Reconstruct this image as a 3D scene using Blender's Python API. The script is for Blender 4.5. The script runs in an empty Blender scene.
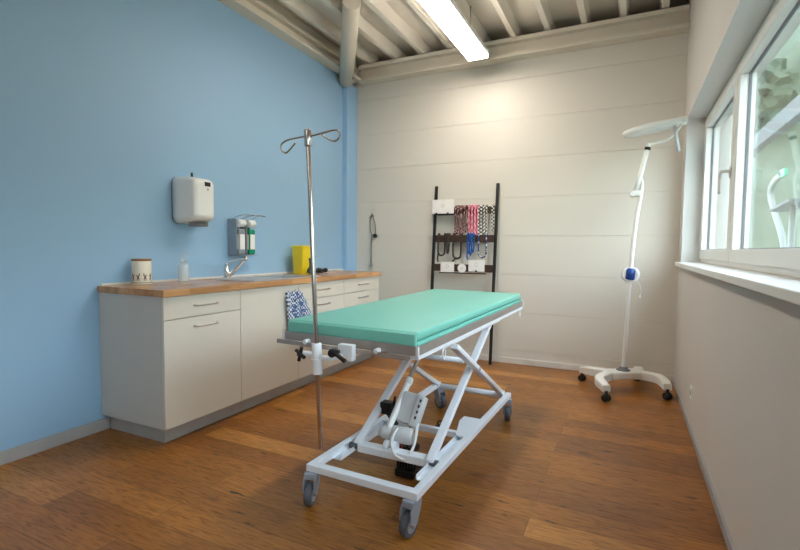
import bpy, bmesh, math, random
from mathutils import Vector, Matrix
random.seed(4)
sc = bpy.context.scene
col = sc.collection
PI = math.pi

# ------------------------------------------------------------------ materials
def lin(c):
    return tuple(((v/255)/12.92 if v/255 <= .04045 else ((v/255+.055)/1.055)**2.4) for v in c)
def mat(name, rgb, rough=.5, metal=0., var=.06, scale=8., bump=0., bscale=60., coat=0., spec=.5):
    m = bpy.data.materials.new(name); m.use_nodes = True
    nt = m.node_tree; b = nt.nodes['Principled BSDF']
    c = lin(rgb)
    tc = nt.nodes.new('ShaderNodeTexCoord')
    n = nt.nodes.new('ShaderNodeTexNoise'); n.inputs['Scale'].default_value = scale; n.inputs['Detail'].default_value = 3
    nt.links.new(tc.outputs['Object'], n.inputs['Vector'])
    r = nt.nodes.new('ShaderNodeValToRGB')
    r.color_ramp.elements[0].position = .3; r.color_ramp.elements[1].position = .7
    r.color_ramp.elements[0].color = (*[v*(1-var) for v in c], 1)
    r.color_ramp.elements[1].color = (*[min(1, v*(1+var)) for v in c], 1)
    nt.links.new(n.outputs['Fac'], r.inputs['Fac']); nt.links.new(r.outputs['Color'], b.inputs['Base Color'])
    b.inputs['Roughness'].default_value = rough; b.inputs['Metallic'].default_value = metal
    b.inputs['Coat Weight'].default_value = coat; b.inputs['Specular IOR Level'].default_value = spec
    if bump:
        n2 = nt.nodes.new('ShaderNodeTexNoise'); n2.inputs['Scale'].default_value = bscale
        nt.links.new(tc.outputs['Object'], n2.inputs['Vector'])
        bp = nt.nodes.new('ShaderNodeBump'); bp.inputs['Strength'].default_value = bump; bp.inputs['Distance'].default_value = .01
        nt.links.new(n2.outputs['Fac'], bp.inputs['Height']); nt.links.new(bp.outputs['Normal'], b.inputs['Normal'])
    return m
def emis(name, rgb, s):
    m = mat(name, (245, 240, 230)); b = m.node_tree.nodes['Principled BSDF']
    b.inputs['Emission Color'].default_value = (*lin(rgb), 1); b.inputs['Emission Strength'].default_value = s
    return m
def glass(name, rgb=(255, 255, 255), gl=.0):
    m = bpy.data.materials.new(name); m.use_nodes = True; nt = m.node_tree; nt.nodes.clear()
    o = nt.nodes.new('ShaderNodeOutputMaterial'); t = nt.nodes.new('ShaderNodeBsdfTransparent'); g = nt.nodes.new('ShaderNodeBsdfGlossy')
    t.inputs['Color'].default_value = (*lin(rgb), 1); g.inputs['Roughness'].default_value = .02
    f = nt.nodes.new('ShaderNodeLayerWeight'); f.inputs['Blend'].default_value = .5
    pw = nt.nodes.new('ShaderNodeMath'); pw.operation = 'POWER'; pw.inputs[1].default_value = 5; nt.links.new(f.outputs['Facing'], pw.inputs[0])
    ma = nt.nodes.new('ShaderNodeMath'); ma.operation = 'MULTIPLY_ADD'; ma.inputs[1].default_value = .93; ma.inputs[2].default_value = .035; nt.links.new(pw.outputs[0], ma.inputs[0])
    x = nt.nodes.new('ShaderNodeMixShader')
    nt.links.new(ma.outputs[0], x.inputs[0]); nt.links.new(t.outputs[0], x.inputs[1]); nt.links.new(g.outputs[0], x.inputs[2])
    nt.links.new(x.outputs[0], o.inputs[0]); return m
def plastic_clear(name, rgb, mixf):
    m = bpy.data.materials.new(name); m.use_nodes = True; nt = m.node_tree; b = nt.nodes['Principled BSDF']; o = nt.nodes['Material Output']
    b.inputs['Base Color'].default_value = (*lin(rgb), 1); b.inputs['Roughness'].default_value = .15
    t = nt.nodes.new('ShaderNodeBsdfTransparent'); x = nt.nodes.new('ShaderNodeMixShader'); x.inputs[0].default_value = mixf
    nt.links.new(t.outputs[0], x.inputs[1]); nt.links.new(b.outputs[0], x.inputs[2]); nt.links.new(x.outputs[0], o.inputs[0]); return m

M = {}
M['blue'] = mat('blue_paint', (150, 188, 220), .55, var=.015, scale=1.5, bump=.05, bscale=180)
M['pillar_blue'] = mat('pillar_blue_paint', (154, 195, 232), .45, var=.01)
M['panel'] = mat('cream_panel', (221, 215, 203), .5, var=.012, scale=1.2)
M['plaster'] = mat('white_plaster', (212, 206, 198), .8, var=.015, scale=2, bump=.12, bscale=160)
M['reveal'] = mat('reveal_plaster', (216, 216, 212), .7, var=.01, bump=.05, bscale=160)
M['steelpaint'] = mat('painted_deck_steel', (230, 223, 210), .5, var=.04, scale=3)
M['beampaint'] = mat('painted_beam_steel', (222, 213, 196), .5, var=.03, scale=3)
M['void_shade'] = mat('painted_cavity_shade', (30, 28, 26), .9)  # dark colour stands for the shade inside the deck openings
M['skirt'] = mat('grey_skirting', (168, 166, 166), .5)
M['skirtw'] = mat('white_skirting', (225, 218, 208), .5)
M['frame'] = mat('window_pvc', (228, 226, 220), .3, var=.01)
M['gasket'] = mat('rubber_gasket', (120, 120, 122), .6)
M['glass'] = glass('window_glass', (238, 244, 243))
M['cab'] = mat('cabinet_laminate', (214, 208, 196), .4, var=.012, scale=3)
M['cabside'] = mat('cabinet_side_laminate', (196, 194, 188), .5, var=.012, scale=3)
M['plinth'] = mat('plinth_grey', (172, 170, 166), .45)
M['steel'] = mat('brushed_steel', (190, 186, 182), .3, 1., var=.05, scale=20)
M['sinksteel'] = mat('satin_sink_steel', (196, 196, 198), .3, .6, var=.02)
M['chrome'] = mat('chrome', (225, 225, 225), .08, 1., var=.01)
M['poleM'] = mat('polished_pole', (200, 192, 188), .2, 1., var=.02)
M['traysteel'] = mat('tray_steel', (184, 174, 168), .34, .55, var=.04, scale=14)
M['white'] = mat('white_powder_coat', (240, 244, 250), .28, var=.01)
M['offwhite'] = mat('off_white_plastic', (238, 239, 238), .3, var=.01)
M['lampwhite'] = mat('lamp_white_plastic', (236, 234, 228), .35, var=.01)
M['motor'] = mat('motor_housing_grey', (205, 207, 208), .4, var=.02)
M['caster'] = mat('caster_grey', (150, 156, 166), .4)
M['tyre'] = mat('tyre_grey', (84, 88, 96), .5)
M['black'] = mat('black_plastic', (18, 18, 20), .4)
M['blackm'] = mat('black_metal', (22, 20, 20), .45)
M['darkwood'] = mat('dark_wood', (66, 46, 32), .6, var=.3, scale=30)
M['teal'] = mat('teal_vinyl', (126, 202, 186), .38, var=.02, scale=4, bump=.03, bscale=14)
M['tealdark'] = mat('teal_piping', (58, 138, 128), .45)
M['bluep'] = mat('blue_plastic', (16, 66, 140), .35)
M['yellow'] = mat('yellow_plastic', (236, 212, 34), .35, var=.03)
M['green'] = mat('green_liquid_bottle', (10, 140, 105), .25)
M['clearwhite'] = plastic_clear('translucent_bottle', (225, 235, 240), .5)
M['label'] = mat('white_label', (238, 238, 236), .5)
M['greyplate'] = mat('grey_dispenser_plate', (150, 160, 170), .35, .3)
M['cream'] = mat('cream_tin', (232, 224, 208), .4, var=.01)
M['brown'] = mat('brown_print', (92, 70, 54), .5)
M['lid'] = mat('wooden_lid', (150, 106, 70), .5, var=.15, scale=30)
M['card'] = mat('white_card', (242, 238, 234), .6)
M['greyink'] = mat('grey_ink', (150, 146, 140), .6)
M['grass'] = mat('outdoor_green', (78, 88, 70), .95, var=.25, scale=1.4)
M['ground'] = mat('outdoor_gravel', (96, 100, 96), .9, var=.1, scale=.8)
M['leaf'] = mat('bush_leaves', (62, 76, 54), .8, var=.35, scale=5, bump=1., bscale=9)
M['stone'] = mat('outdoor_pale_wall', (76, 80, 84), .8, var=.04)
M['tube'] = emis('fluorescent_diffuser', (255, 244, 232), 13.0)
M['tube_fill'] = emis('added_fill_diffuser', (255, 245, 234), 5.0)  # weaker glow for the fill batten added out of view
M['grey'] = mat('grey_hose', (120, 116, 112), .4, .4)
M['redwire'] = mat('red_wire', (190, 60, 40), .4)
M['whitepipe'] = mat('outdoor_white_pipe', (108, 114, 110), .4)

def nodes(name):
    m = bpy.data.materials.new(name); m.use_nodes = True
    return m, m.node_tree, m.node_tree.nodes['Principled BSDF']
def math_node(nt, op, a, b=None):
    n = nt.nodes.new('ShaderNodeMath'); n.operation = op
    for i, v in enumerate((a, b)):
        if v is None: continue
        if isinstance(v, (int, float)): n.inputs[i].default_value = v
        else: nt.links.new(v, n.inputs[i])
    return n.outputs[0]
def mixc(nt, fac, a, b, mode='MIX'):
    n = nt.nodes.new('ShaderNodeMix'); n.data_type = 'RGBA'; n.blend_type = mode
    if isinstance(fac, (int, float)): n.inputs[0].default_value = fac
    else: nt.links.new(fac, n.inputs[0])
    for i, v in ((6, a), (7, b)):
        if isinstance(v, tuple): n.inputs[i].default_value = (*v, 1)
        else: nt.links.new(v, n.inputs[i])
    return n.outputs[2]
def ramp(nt, fac, stops):
    r = nt.nodes.new('ShaderNodeValToRGB'); cr = r.color_ramp
    while len(cr.elements) < len(stops): cr.elements.new(.5)
    for e, (p, c) in zip(cr.elements, stops): e.position = p; e.color = (*c, 1)
    nt.links.new(fac, r.inputs[0]); return r.outputs[0]

def floor_material():
    m, nt, b = nodes('oak_plank_floor')
    tc = nt.nodes.new('ShaderNodeTexCoord')
    mp = nt.nodes.new('ShaderNodeMapping'); nt.links.new(tc.outputs['Object'], mp.inputs[0])
    mp.inputs['Location'].default_value = (.35, .05, 0)
    br = nt.nodes.new('ShaderNodeTexBrick'); nt.links.new(mp.outputs[0], br.inputs['Vector'])
    br.offset = .37; br.offset_frequency = 2; br.squash = 1
    br.inputs['Scale'].default_value = 1; br.inputs['Brick Width'].default_value = 1.45; br.inputs['Row Height'].default_value = .150
    br.inputs['Mortar Size'].default_value = .0012; br.inputs['Mortar Smooth'].default_value = .1; br.inputs['Bias'].default_value = 0
    br.inputs['Color1'].default_value = (0, 0, 0, 1); br.inputs['Color2'].default_value = (1, 1, 1, 1); br.inputs['Mortar'].default_value = (.5, .5, .5, 1)
    base = ramp(nt, br.outputs['Color'], [(0, lin((138, 85, 30))), (.4, lin((158, 101, 38))), (.8, lin((170, 111, 44))), (1, lin((196, 138, 68)))])
    # grain: noise stretched along the boards
    g = nt.nodes.new('ShaderNodeMapping'); nt.links.new(tc.outputs['Object'], g.inputs[0]); g.inputs['Scale'].default_value = (5, 44, 1)
    gn = nt.nodes.new('ShaderNodeTexNoise'); nt.links.new(g.outputs[0], gn.inputs[0]); gn.inputs['Scale'].default_value = 2.2; gn.inputs['Detail'].default_value = 7; gn.inputs['Distortion'].default_value = .8
    gr = ramp(nt, gn.outputs['Fac'], [(.30, (.55, .48, .40)), (.5, (.96, .95, .94)), (.70, (1.16, 1.16, 1.16))])
    c = mixc(nt, 1., base, gr, 'MULTIPLY')
    # broad tone drift
    bn = nt.nodes.new('ShaderNodeTexNoise'); nt.links.new(tc.outputs['Object'], bn.inputs[0]); bn.inputs['Scale'].default_value = 2.6; bn.inputs['Detail'].default_value = 4
    c = mixc(nt, 1., c, ramp(nt, bn.outputs['Fac'], [(.3, (.78, .76, .72)), (.7, (1.08, 1.08, 1.08))]), 'MULTIPLY')
    # knots
    k = nt.nodes.new('ShaderNodeMapping'); nt.links.new(tc.outputs['Object'], k.inputs[0]); k.inputs['Scale'].default_value = (1.1, 2.6, 1)
    kn = nt.nodes.new('ShaderNodeTexNoise'); nt.links.new(tc.outputs['Object'], kn.inputs[0]); kn.inputs['Scale'].default_value = 9
    kd = mixc(nt, .12, k.outputs[0], kn.outputs['Color'])
    vo = nt.nodes.new('ShaderNodeTexVoronoi'); nt.links.new(kd, vo.inputs['Vector']); vo.inputs['Scale'].default_value = 2.1; vo.inputs['Randomness'].default_value = 1
    halo = ramp(nt, vo.outputs['Distance'], [(.0, (.45, .36, .28)), (.10, (.74, .68, .6)), (.2, (1, 1, 1))])
    c = mixc(nt, .8, c, halo, 'MULTIPLY')
    kmask = ramp(nt, vo.outputs['Distance'], [(.035, (1, 1, 1)), (.06, (0, 0, 0))])
    gate = nt.nodes.new('ShaderNodeTexNoise'); nt.links.new(tc.outputs['Object'], gate.inputs[0]); gate.inputs['Scale'].default_value = 1.7
    kmask = mixc(nt, 1., kmask, ramp(nt, gate.outputs['Fac'], [(.50, (0, 0, 0)), (.56, (1, 1, 1))]), 'MULTIPLY')
    c = mixc(nt, kmask, c, (.012, .008, .006))
    # short dark cracks
    cm = nt.nodes.new('ShaderNodeMapping'); nt.links.new(tc.outputs['Object'], cm.inputs[0]); cm.inputs['Scale'].default_value = (3.2, 16, 1)
    cn = nt.nodes.new('ShaderNodeTexNoise'); nt.links.new(cm.outputs[0], cn.inputs[0]); cn.inputs['Scale'].default_value = 1.6; cn.inputs['Detail'].default_value = 5
    cmask = ramp(nt, cn.outputs['Fac'], [(.675, (0, 0, 0)), (.70, (1, 1, 1))])
    c = mixc(nt, cmask, c, (.02, .012, .008))
    c = mixc(nt, br.outputs['Fac'], c, lin((88, 48, 20)))
    nt.links.new(c, b.inputs['Base Color'])
    rr = ramp(nt, gn.outputs['Fac'], [(.3, (.42,)*3), (.7, (.30,)*3)])
    nt.links.new(rr, b.inputs['Roughness'])
    bp = nt.nodes.new('ShaderNodeBump'); bp.inputs['Strength'].default_value = .25; bp.inputs['Distance'].default_value = .004
    nt.links.new(gn.outputs['Fac'], bp.inputs['Height']); nt.links.new(bp.outputs[0], b.inputs['Normal'])
    return m
M['floor'] = floor_material()

def worktop_material():
    m, nt, b = nodes('oak_block_worktop')
    tc = nt.nodes.new('ShaderNodeTexCoord')
    mp = nt.nodes.new('ShaderNodeMapping'); nt.links.new(tc.outputs['Object'], mp.inputs[0]); mp.inputs['Rotation'].default_value = (0, 0, PI/2)
    br = nt.nodes.new('ShaderNodeTexBrick'); nt.links.new(mp.outputs[0], br.inputs[0]); br.inputs['Scale'].default_value = 1
    br.inputs['Brick Width'].default_value = .32; br.inputs['Row Height'].default_value = .045; br.inputs['Mortar Size'].default_value = .0004
    br.inputs['Color1'].default_value = (0, 0, 0, 1); br.inputs['Color2'].default_value = (1, 1, 1, 1); br.inputs['Mortar'].default_value = (.3, .3, .3, 1)
    base = ramp(nt, br.outputs['Color'], [(0, lin((178, 128, 84))), (1, lin((214, 164, 114)))])
    g = nt.nodes.new('ShaderNodeMapping'); nt.links.new(tc.outputs['Object'], g.inputs[0]); g.inputs['Scale'].default_value = (30, 2, 30)
    gn = nt.nodes.new('ShaderNodeTexNoise'); nt.links.new(g.outputs[0], gn.inputs[0]); gn.inputs['Scale'].default_value = 2; gn.inputs['Detail'].default_value = 5
    c = mixc(nt, 1., base, ramp(nt, gn.outputs['Fac'], [(.3, (.75, .7, .66)), (.7, (1.08, 1.08, 1.08))]), 'MULTIPLY')
    nt.links.new(c, b.inputs['Base Color']); b.inputs['Roughness'].default_value = .26
    return m
M['worktop'] = worktop_material()

def bands(name, c1, c2, sx=90., c3=None, ax='Z'):
    m, nt, b = nodes(name)
    tc = nt.nodes.new('ShaderNodeTexCoord')
    ch = nt.nodes.new('ShaderNodeTexChecker'); nt.links.new(tc.outputs['Object'], ch.inputs[0]); ch.inputs['Scale'].default_value = sx
    ch.inputs['Color1'].default_value = (*lin(c1), 1); ch.inputs['Color2'].default_value = (*lin(c2), 1)
    out = ch.outputs[0]
    if c3:
        n = nt.nodes.new('ShaderNodeTexNoise'); nt.links.new(tc.outputs['Object'], n.inputs[0]); n.inputs['Scale'].default_value = 35
        out = mixc(nt, ramp(nt, n.outputs[0], [(.52, (0, 0, 0)), (.56, (1, 1, 1))]), out, lin(c3))
    nt.links.new(out, b.inputs['Base Color']); b.inputs['Roughness'].default_value = .6
    return m
M['cloth'] = bands('blue_check_cloth', (226, 234, 244), (30, 62, 110), 62., (70, 104, 156))
M['bd_red'] = bands('maroon_patterned_webbing', (110, 30, 38), (196, 170, 160), 62., (60, 20, 24))
M['bd_pink'] = bands('pink_webbing', (222, 96, 120), (236, 170, 182), 30.)
M['bd_bw'] = bands('black_white_webbing', (235, 232, 222), (38, 40, 36), 55.)
M['bd_brown'] = bands('brown_cord', (62, 44, 38), (40, 28, 26), 40.)
M['bd_blue'] = bands('blue_cord', (20, 62, 130), (30, 96, 170), 50.)
M['bd_bluewhite'] = bands('blue_white_cord', (24, 44, 100), (206, 206, 220), 34., (28, 50, 110))

# ------------------------------------------------------------------ mesh tools
class MB:
    def __init__(s): s.bm = bmesh.new()
    def _merge(s, b, T=None):
        if T is not None: bmesh.ops.transform(b, matrix=T, verts=b.verts)
        me = bpy.data.meshes.new('t'); b.to_mesh(me); b.free(); s.bm.from_mesh(me); bpy.data.meshes.remove(me); return s
    def box(s, a, c, bev=0., T=None, seg=2):
        b = bmesh.new(); bmesh.ops.create_cube(b, size=1)
        for v in b.verts: v.co = Vector([(a[i]+c[i])/2 + v.co[i]*abs(c[i]-a[i]) for i in range(3)])
        if bev: bmesh.ops.bevel(b, geom=b.edges[:], offset=bev, segments=seg, affect='EDGES', profile=.5)
        return s._merge(b, T)
    def beam(s, p, q, w, h, bev=.0, up=(0, 0, 1)):
        """a bar of w x h section from p to q"""
        p, q = Vector(p), Vector(q); d = q-p; L = d.length; z = d.normalized(); x = Vector(up).cross(z)
        if x.length < 1e-4: x = Vector((1, 0, 0))
        x.normalize(); y = z.cross(x)
        T = Matrix((x, y, z)).transposed().to_4x4(); T.translation = (p+q)/2
        return s.box((-w/2, -h/2, -L/2), (w/2, h/2, L/2), bev, T)
    def tube(s, pts, r, n=10, closed=False, cap=True):
        pts = [Vector(p) for p in pts]; N = len(pts); rs = r if isinstance(r, (list, tuple)) else [r]*N
        b = bmesh.new(); rings = []; up = None
        for i, p in enumerate(pts):
            if closed: t = (pts[(i+1) % N]-pts[i-1])
            else: t = pts[min(i+1, N-1)]-pts[max(i-1, 0)]
            if t.length < 1e-9: t = Vector((0, 0, 1))
            t.normalize()
            if up is None:
                up = Vector((0, 0, 1)) if abs(t.z) < .9 else Vector((1, 0, 0))
            x = up.cross(t)
            if x.length < 1e-5: x = Vector((1, 0, 0)).cross(t)
            x.normalize(); y = t.cross(x); up = y
            rings.append([b.verts.new(p + rs[i]*(x*math.cos(2*PI*k/n)+y*math.sin(2*PI*k/n))) for k in range(n)])
        for i in range(N if closed else N-1):
            a, c = rings[i], rings[(i+1) % N]
            for k in range(n): b.faces.new((a[k], a[(k+1) % n], c[(k+1) % n], c[k]))
        if not closed and cap: b.faces.new(rings[0][::-1]); b.faces.new(rings[-1])
        for f in b.faces: f.smooth = len(f.verts) == 4
        return s._merge(b)
    def cyl(s, p, q, r, n=20, bev=0.):
        p, q = Vector(p), Vector(q); d = (q-p)
        if bev:
            e = d.normalized()*bev
            return s.tube([p, p+e*.3, p+e, q-e, q-e*.3, q], [r-bev, r-bev*.3, r, r, r-bev*.3, r-bev], n)
        return s.tube([p, q], r, n)
    def lathe(s, c, prof, n=32, T=None, sx=1., sy=1.):
        """profile of (radius, z) about a vertical axis through c"""
        b = bmesh.new(); rings = []
        for r, z in prof: rings.append([b.verts.new((r*sx*math.cos(2*PI*k/n), r*sy*math.sin(2*PI*k/n), z)) for k in range(n)])
        for a, d in zip(rings, rings[1:]):
            for k in range(n): b.faces.new((a[k], a[(k+1) % n], d[(k+1) % n], d[k]))
        b.faces.new(rings[0][::-1]); b.faces.new(rings[-1])
        for f in b.faces: f.smooth = len(f.verts) == 4
        bmesh.ops.transform(b, matrix=Matrix.Translation(Vector(c)) @ (T or Matrix()), verts=b.verts)
        return s._merge(b)
    def prism(s, pts, d0, d1, axis='z', bev=0., T=None):
        """polygon extruded along an axis; pts are the two other coordinates in order"""
        b = bmesh.new()
        def P(a, c, d): return {'z': (a, c, d), 'y': (a, d, c), 'x': (d, a, c)}[axis]
        lo = [b.verts.new(P(a, c, d0)) for a, c in pts]; hi = [b.verts.new(P(a, c, d1)) for a, c in pts]
        n = len(pts); b.faces.new(lo[::-1]); b.faces.new(hi)
        for i in range(n): b.faces.new((lo[i], lo[(i+1) % n], hi[(i+1) % n], hi[i]))
        bmesh.ops.recalc_face_normals(b, faces=b.faces)
        if bev: bmesh.ops.bevel(b, geom=b.edges[:], offset=bev, segments=2, affect='EDGES')
        return s._merge(b, T)
    def rot(s, ang, c):
        T = Matrix.Translation(Vector(c)) @ Matrix.Rotation(ang, 4, 'Z') @ Matrix.Translation(-Vector(c))
        bmesh.ops.transform(s.bm, matrix=T, verts=s.bm.verts); return s
    def build(s, name, m, parent=None, origin=None, smooth=False):
        o3 = Vector(origin) if origin else (Vector(parent['_w']) if parent is not None else None)
        if o3 is None:
            o3 = Vector((0, 0, 0))
        bmesh.ops.recalc_face_normals(s.bm, faces=s.bm.faces)
        for v in s.bm.verts: v.co -= o3
        me = bpy.data.meshes.new(name); s.bm.to_mesh(me); s.bm.free()
        if smooth:
            for f in me.polygons: f.use_smooth = True
        me.materials.append(m)
        o = bpy.data.objects.new(name, me); col.objects.link(o)
        if parent is not None:
            o.parent = parent; o.location = o3-Vector(parent['_w'])
        else: o.location = o3
        o['_w'] = tuple(o3)
        return o
def tag(o, label=None, cat=None, group=None, kind=None):
    for k, v in (('label', label), ('category', cat), ('group', group), ('kind', kind)):
        if v: o[k] = v
    return o
def thing(name, label, cat, loc, group=None):
    o = bpy.data.objects.new(name, None); col.objects.link(o); o.location = loc; o['_w'] = tuple(loc); o.empty_display_size = .1
    return tag(o, label, cat, group)
def struct(name, mb, m, parent=None):
    o = mb.build(name, m, parent)
    if parent is None: o['kind'] = 'structure'
    return o
def dup(root, delta, label=None):
    r = root.copy(); col.objects.link(r); r.location = root.location+Vector(delta); r['_w'] = tuple(r.location)
    if label: r['label'] = label
    for ch in [o for o in col.objects if o.parent == root]:
        c = ch.copy(); col.objects.link(c); c.parent = r
        for g in [o for o in col.objects if o.parent == ch]:
            e = g.copy(); col.objects.link(e); e.parent = c
    return r
def catmull(P, n=8, closed=False):
    P = [Vector(p) for p in P]; N = len(P); out = []
    for i in range(N if closed else N-1):
        a, b, c, d = (P[(i-1) % N] if closed or i > 0 else P[0]), P[i], P[(i+1) % N], (P[(i+2) % N] if closed or i+2 < N else P[-1])
        for k in range(n):
            t = k/n; out.append(.5*((2*b)+(c-a)*t+(2*a-5*b+4*c-d)*t*t+(3*b-a-3*c+d)*t**3))
    if not closed: out.append(P[-1])
    return out

# ------------------------------------------------------------------ room shell
XL, XR, YB, YF = -2.97, .402, 4.823, -2.4
ZT = 3.25
struct('floor', MB().box((XL-.1, YF-.1, -.1), (XR+.35, YB+.1, 0)), M['floor'])
struct('wall_left', MB().box((XL-.15, YF-.1, 0), (XL, YB, 3.5)), M['blue'])
# back wall: horizontal cream panels with fine joints
wb = MB(); wb.box((XL-.15, YB+.012, 0), (XR+.35, YB+.5, 3.22))
zs = [0, .1367] + [.1367+.3905*k for k in range(1, 8)] + [3.22]
zs = [0]+[2.870-.3905*k for k in range(7, -1, -1)]+[3.22]
for a, b in zip(zs, zs[1:]):
    wb.box((XL, YB, a+.0009), (XR+.2, YB+.014, b-.0009), .001, seg=1)
struct('wall_back', wb, M['panel'])
struct('wall_front', MB().box((XL-.15, YF-.2, 0), (XR+.35, YF, 3.5)), M['plaster'])
# right wall: the long window opening, plus one added behind the viewer for fill
WT = .30
WY1, WZ0, WZ1 = 4.60, 1.075, 2.262
wins = [(1.10, WY1), (-1.9, .2)]
wr = MB()
wr.box((XR, YF, 0), (XR+WT, YB+.012, WZ0-.0)); wr.box((XR, YF, WZ1), (XR+WT, YB+.012, 3.5))
ys = [YF]+[v for w in sorted(wins) for v in w]+[YB+.012]
for a, b in zip(ys[::2], ys[1::2]): wr.box((XR, a, WZ0), (XR+WT, b, WZ1))
struct('wall_right', wr, M['plaster'])
# ceiling: trapezoidal steel deck with ribs running along the room
prof = []; x = -2.709-.325*2; xs = []
while x < XR+.5:
    xs.append(x); x += .325
top = 3.36
pts = []
for x in xs: pts += [(x-.044, top), (x-.026, ZT+.003), (x-.023, ZT), (x+.023, ZT), (x+.026, ZT+.003), (x+.044, top)]
deck = MB(); up = [(a, c+.012) for a, c in pts][::-1]
b = bmesh.new()
lo = [[b.verts.new((a, y, c)) for a, c in pts] for y in (YF-.1, YB+.48)]
hi = [[b.verts.new((a, y, c+.03)) for a, c in pts] for y in (YF-.1, YB+.48)]
for i in range(len(pts)-1):
    b.faces.new((lo[0][i], lo[0][i+1], lo[1][i+1], lo[1][i])); b.faces.new((hi[0][i], hi[1][i], hi[1][i+1], hi[0][i+1]))
for k in (0, 1):
    for i in range(len(pts)-1): b.faces.new((lo[k][i], hi[k][i], hi[k][i+1], lo[k][i+1]))
deck._merge(b)
struct('ceiling', deck, M['steelpaint'])
roof = MB().box((XL-.15, YF-.2, 3.5), (XR+.35, YB+.6, 3.6)).box((XL-.15, YB+.48, 3.2), (XR+.35, YB+.6, 3.5))  # roof and end closure, coloured dark as shade above the back beam
struct('trim_1', roof, M['void_shade'])
# perimeter steel beams
bb = MB().box((XL+.14, YB-.135, 3.050), (XR-.002, YB, 3.082), .003).box((XL+.14, YB-.05, 3.082), (XR-.002, YB, 3.2)).box((XL+.14, YB-.115, 3.2), (XR-.002, YB, 3.238), .003)
struct('trim_2', bb, M['beampaint'])
lb = MB().box((XL, YF, 3.10), (XL+.125, YB, 3.128), .003).box((XL, YF, 3.128), (XL+.05, YB, 3.42)).box((XL, YF, 3.21), (XL+.105, YB, 3.24), .003)
struct('trim_3', lb, M['beampaint'])
# blue boxed-in post in the corner
pl = MB().box((XL-.002, 4.603, 0), (-2.911, YB+.005, 3.03), .004)
struct('trim_4', pl, M['pillar_blue'])
# skirtings
struct('baseboard_left', MB().box((XL, YF, 0), (XL+.014, 1.86, .072), .002), M['skirt'])
struct('baseboard_back', MB().box((-2.9, YB-.014, 0), (XR, YB, .058), .002), M['skirtw'])
struct('baseboard_right', MB().box((XR-.012, YF, 0), (XR, YB-.014, .05), .002), M['skirt'])
# window sill boards
for (a, c), n in zip(wins, (5, 7)):
    struct('trim_%d' % n, MB().box((XR-.045, a-.06 if a > 0 else a, WZ0-.028), (XR+.145, c+.03 if c > 2 else c, WZ0+.004), .004), M['frame'])

# ------------------------------------------------------------------ windows
WX = XR+.137       # inner face of the frame
def sash(parent, y0, y1, z0, z1, handle=None):
    w = .075; x0, x1 = WX-.012, WX+.06
    s = MB()
    s.box((x0, y0, z0), (x1, y1, z0+w), .005).box((x0, y0, z1-w), (x1, y1, z1), .005)
    s.box((x0, y0, z0+w-.001), (x1, y0+w, z1-w+.001), .005).box((x0, y1-w, z0+w-.001), (x1, y1, z1-w+.001), .005)
    f = s.build('sash', M['frame'], parent)
    g = MB(); e = w-.002; t = .007; gx0, gx1 = WX+.030, WX+.044
    g.box((gx0, y0+e, z0+e), (gx1, y1-e, z0+e+t)).box((gx0, y0+e, z1-e-t), (gx1, y1-e, z1-e)).box((gx0, y0+e, z0+e), (gx1, y0+e+t, z1-e)).box((gx0, y1-e-t, z0+e), (gx1, y1-e, z1-e))
    g.build('gasket', M['gasket'], f)
    MB().box((WX+.036, y0+w-.002, z0+w-.002), (WX+.040, y1-w+.002, z1-w+.002)).build('pane', M['glass'], f)
    return f
def window(n, y0, y1, splits):
    fr = MB(); z0, z1 = WZ0+.004, WZ1; X0, X1 = WX, WX+.075; w = .05
    fr.box((X0, y0, z0), (X1, y1, z0+w), .004).box((X0, y0, z1-w), (X1, y1, z1), .004)
    for y in [y0]+[s-w/2 for s in splits]+[y1-w]: fr.box((X0, y, z0+w-.002), (X1, y+w, z1-w+.002), .004)
    f = struct('window_%d' % n, fr, M['frame'])
    e = [y0]+splits+[y1]
    out = []
    for a, c in zip(e, e[1:]):
        out.append(sash(f, a+(.03 if a == y0 else .006), c-(.03 if c == y1 else .006), z0+.03, z1-.03))
    return f, out
def win_handle(f, y, z, dy=-.05):
    h = MB()
    h.box((WX-.022, y-.014, z-.03), (WX-.012, y+.014, z+.035), .004)
    h.tube(catmull([(WX-.02, y, z+.01), (WX-.05, y, z+.012), (WX-.062, y+.012, z+.006), (WX-.064, y+.03, z-.03), (WX-.062, y+.035, z-.115)], 6), [.010]*18+[.0085]*7, 10)
    h.build('handle', M['frame'], f)
w1, s1 = window(1, 1.10, WY1, [3.31])
win_handle(s1[1], 3.355, 1.63)
w2, s2 = window(2, -1.9, .2, [-.85])  # unseen window, added to let fill daylight in from behind
# plaster lining of the reveal on the back side
struct('trim_6', MB().box((XR-.0005, WY1-.003, WZ0), (WX, WY1+.004, WZ1)).box((XR-.0005, 1.1, WZ1-.003), (WX, WY1, WZ1+.004)), M['reveal'])

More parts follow.
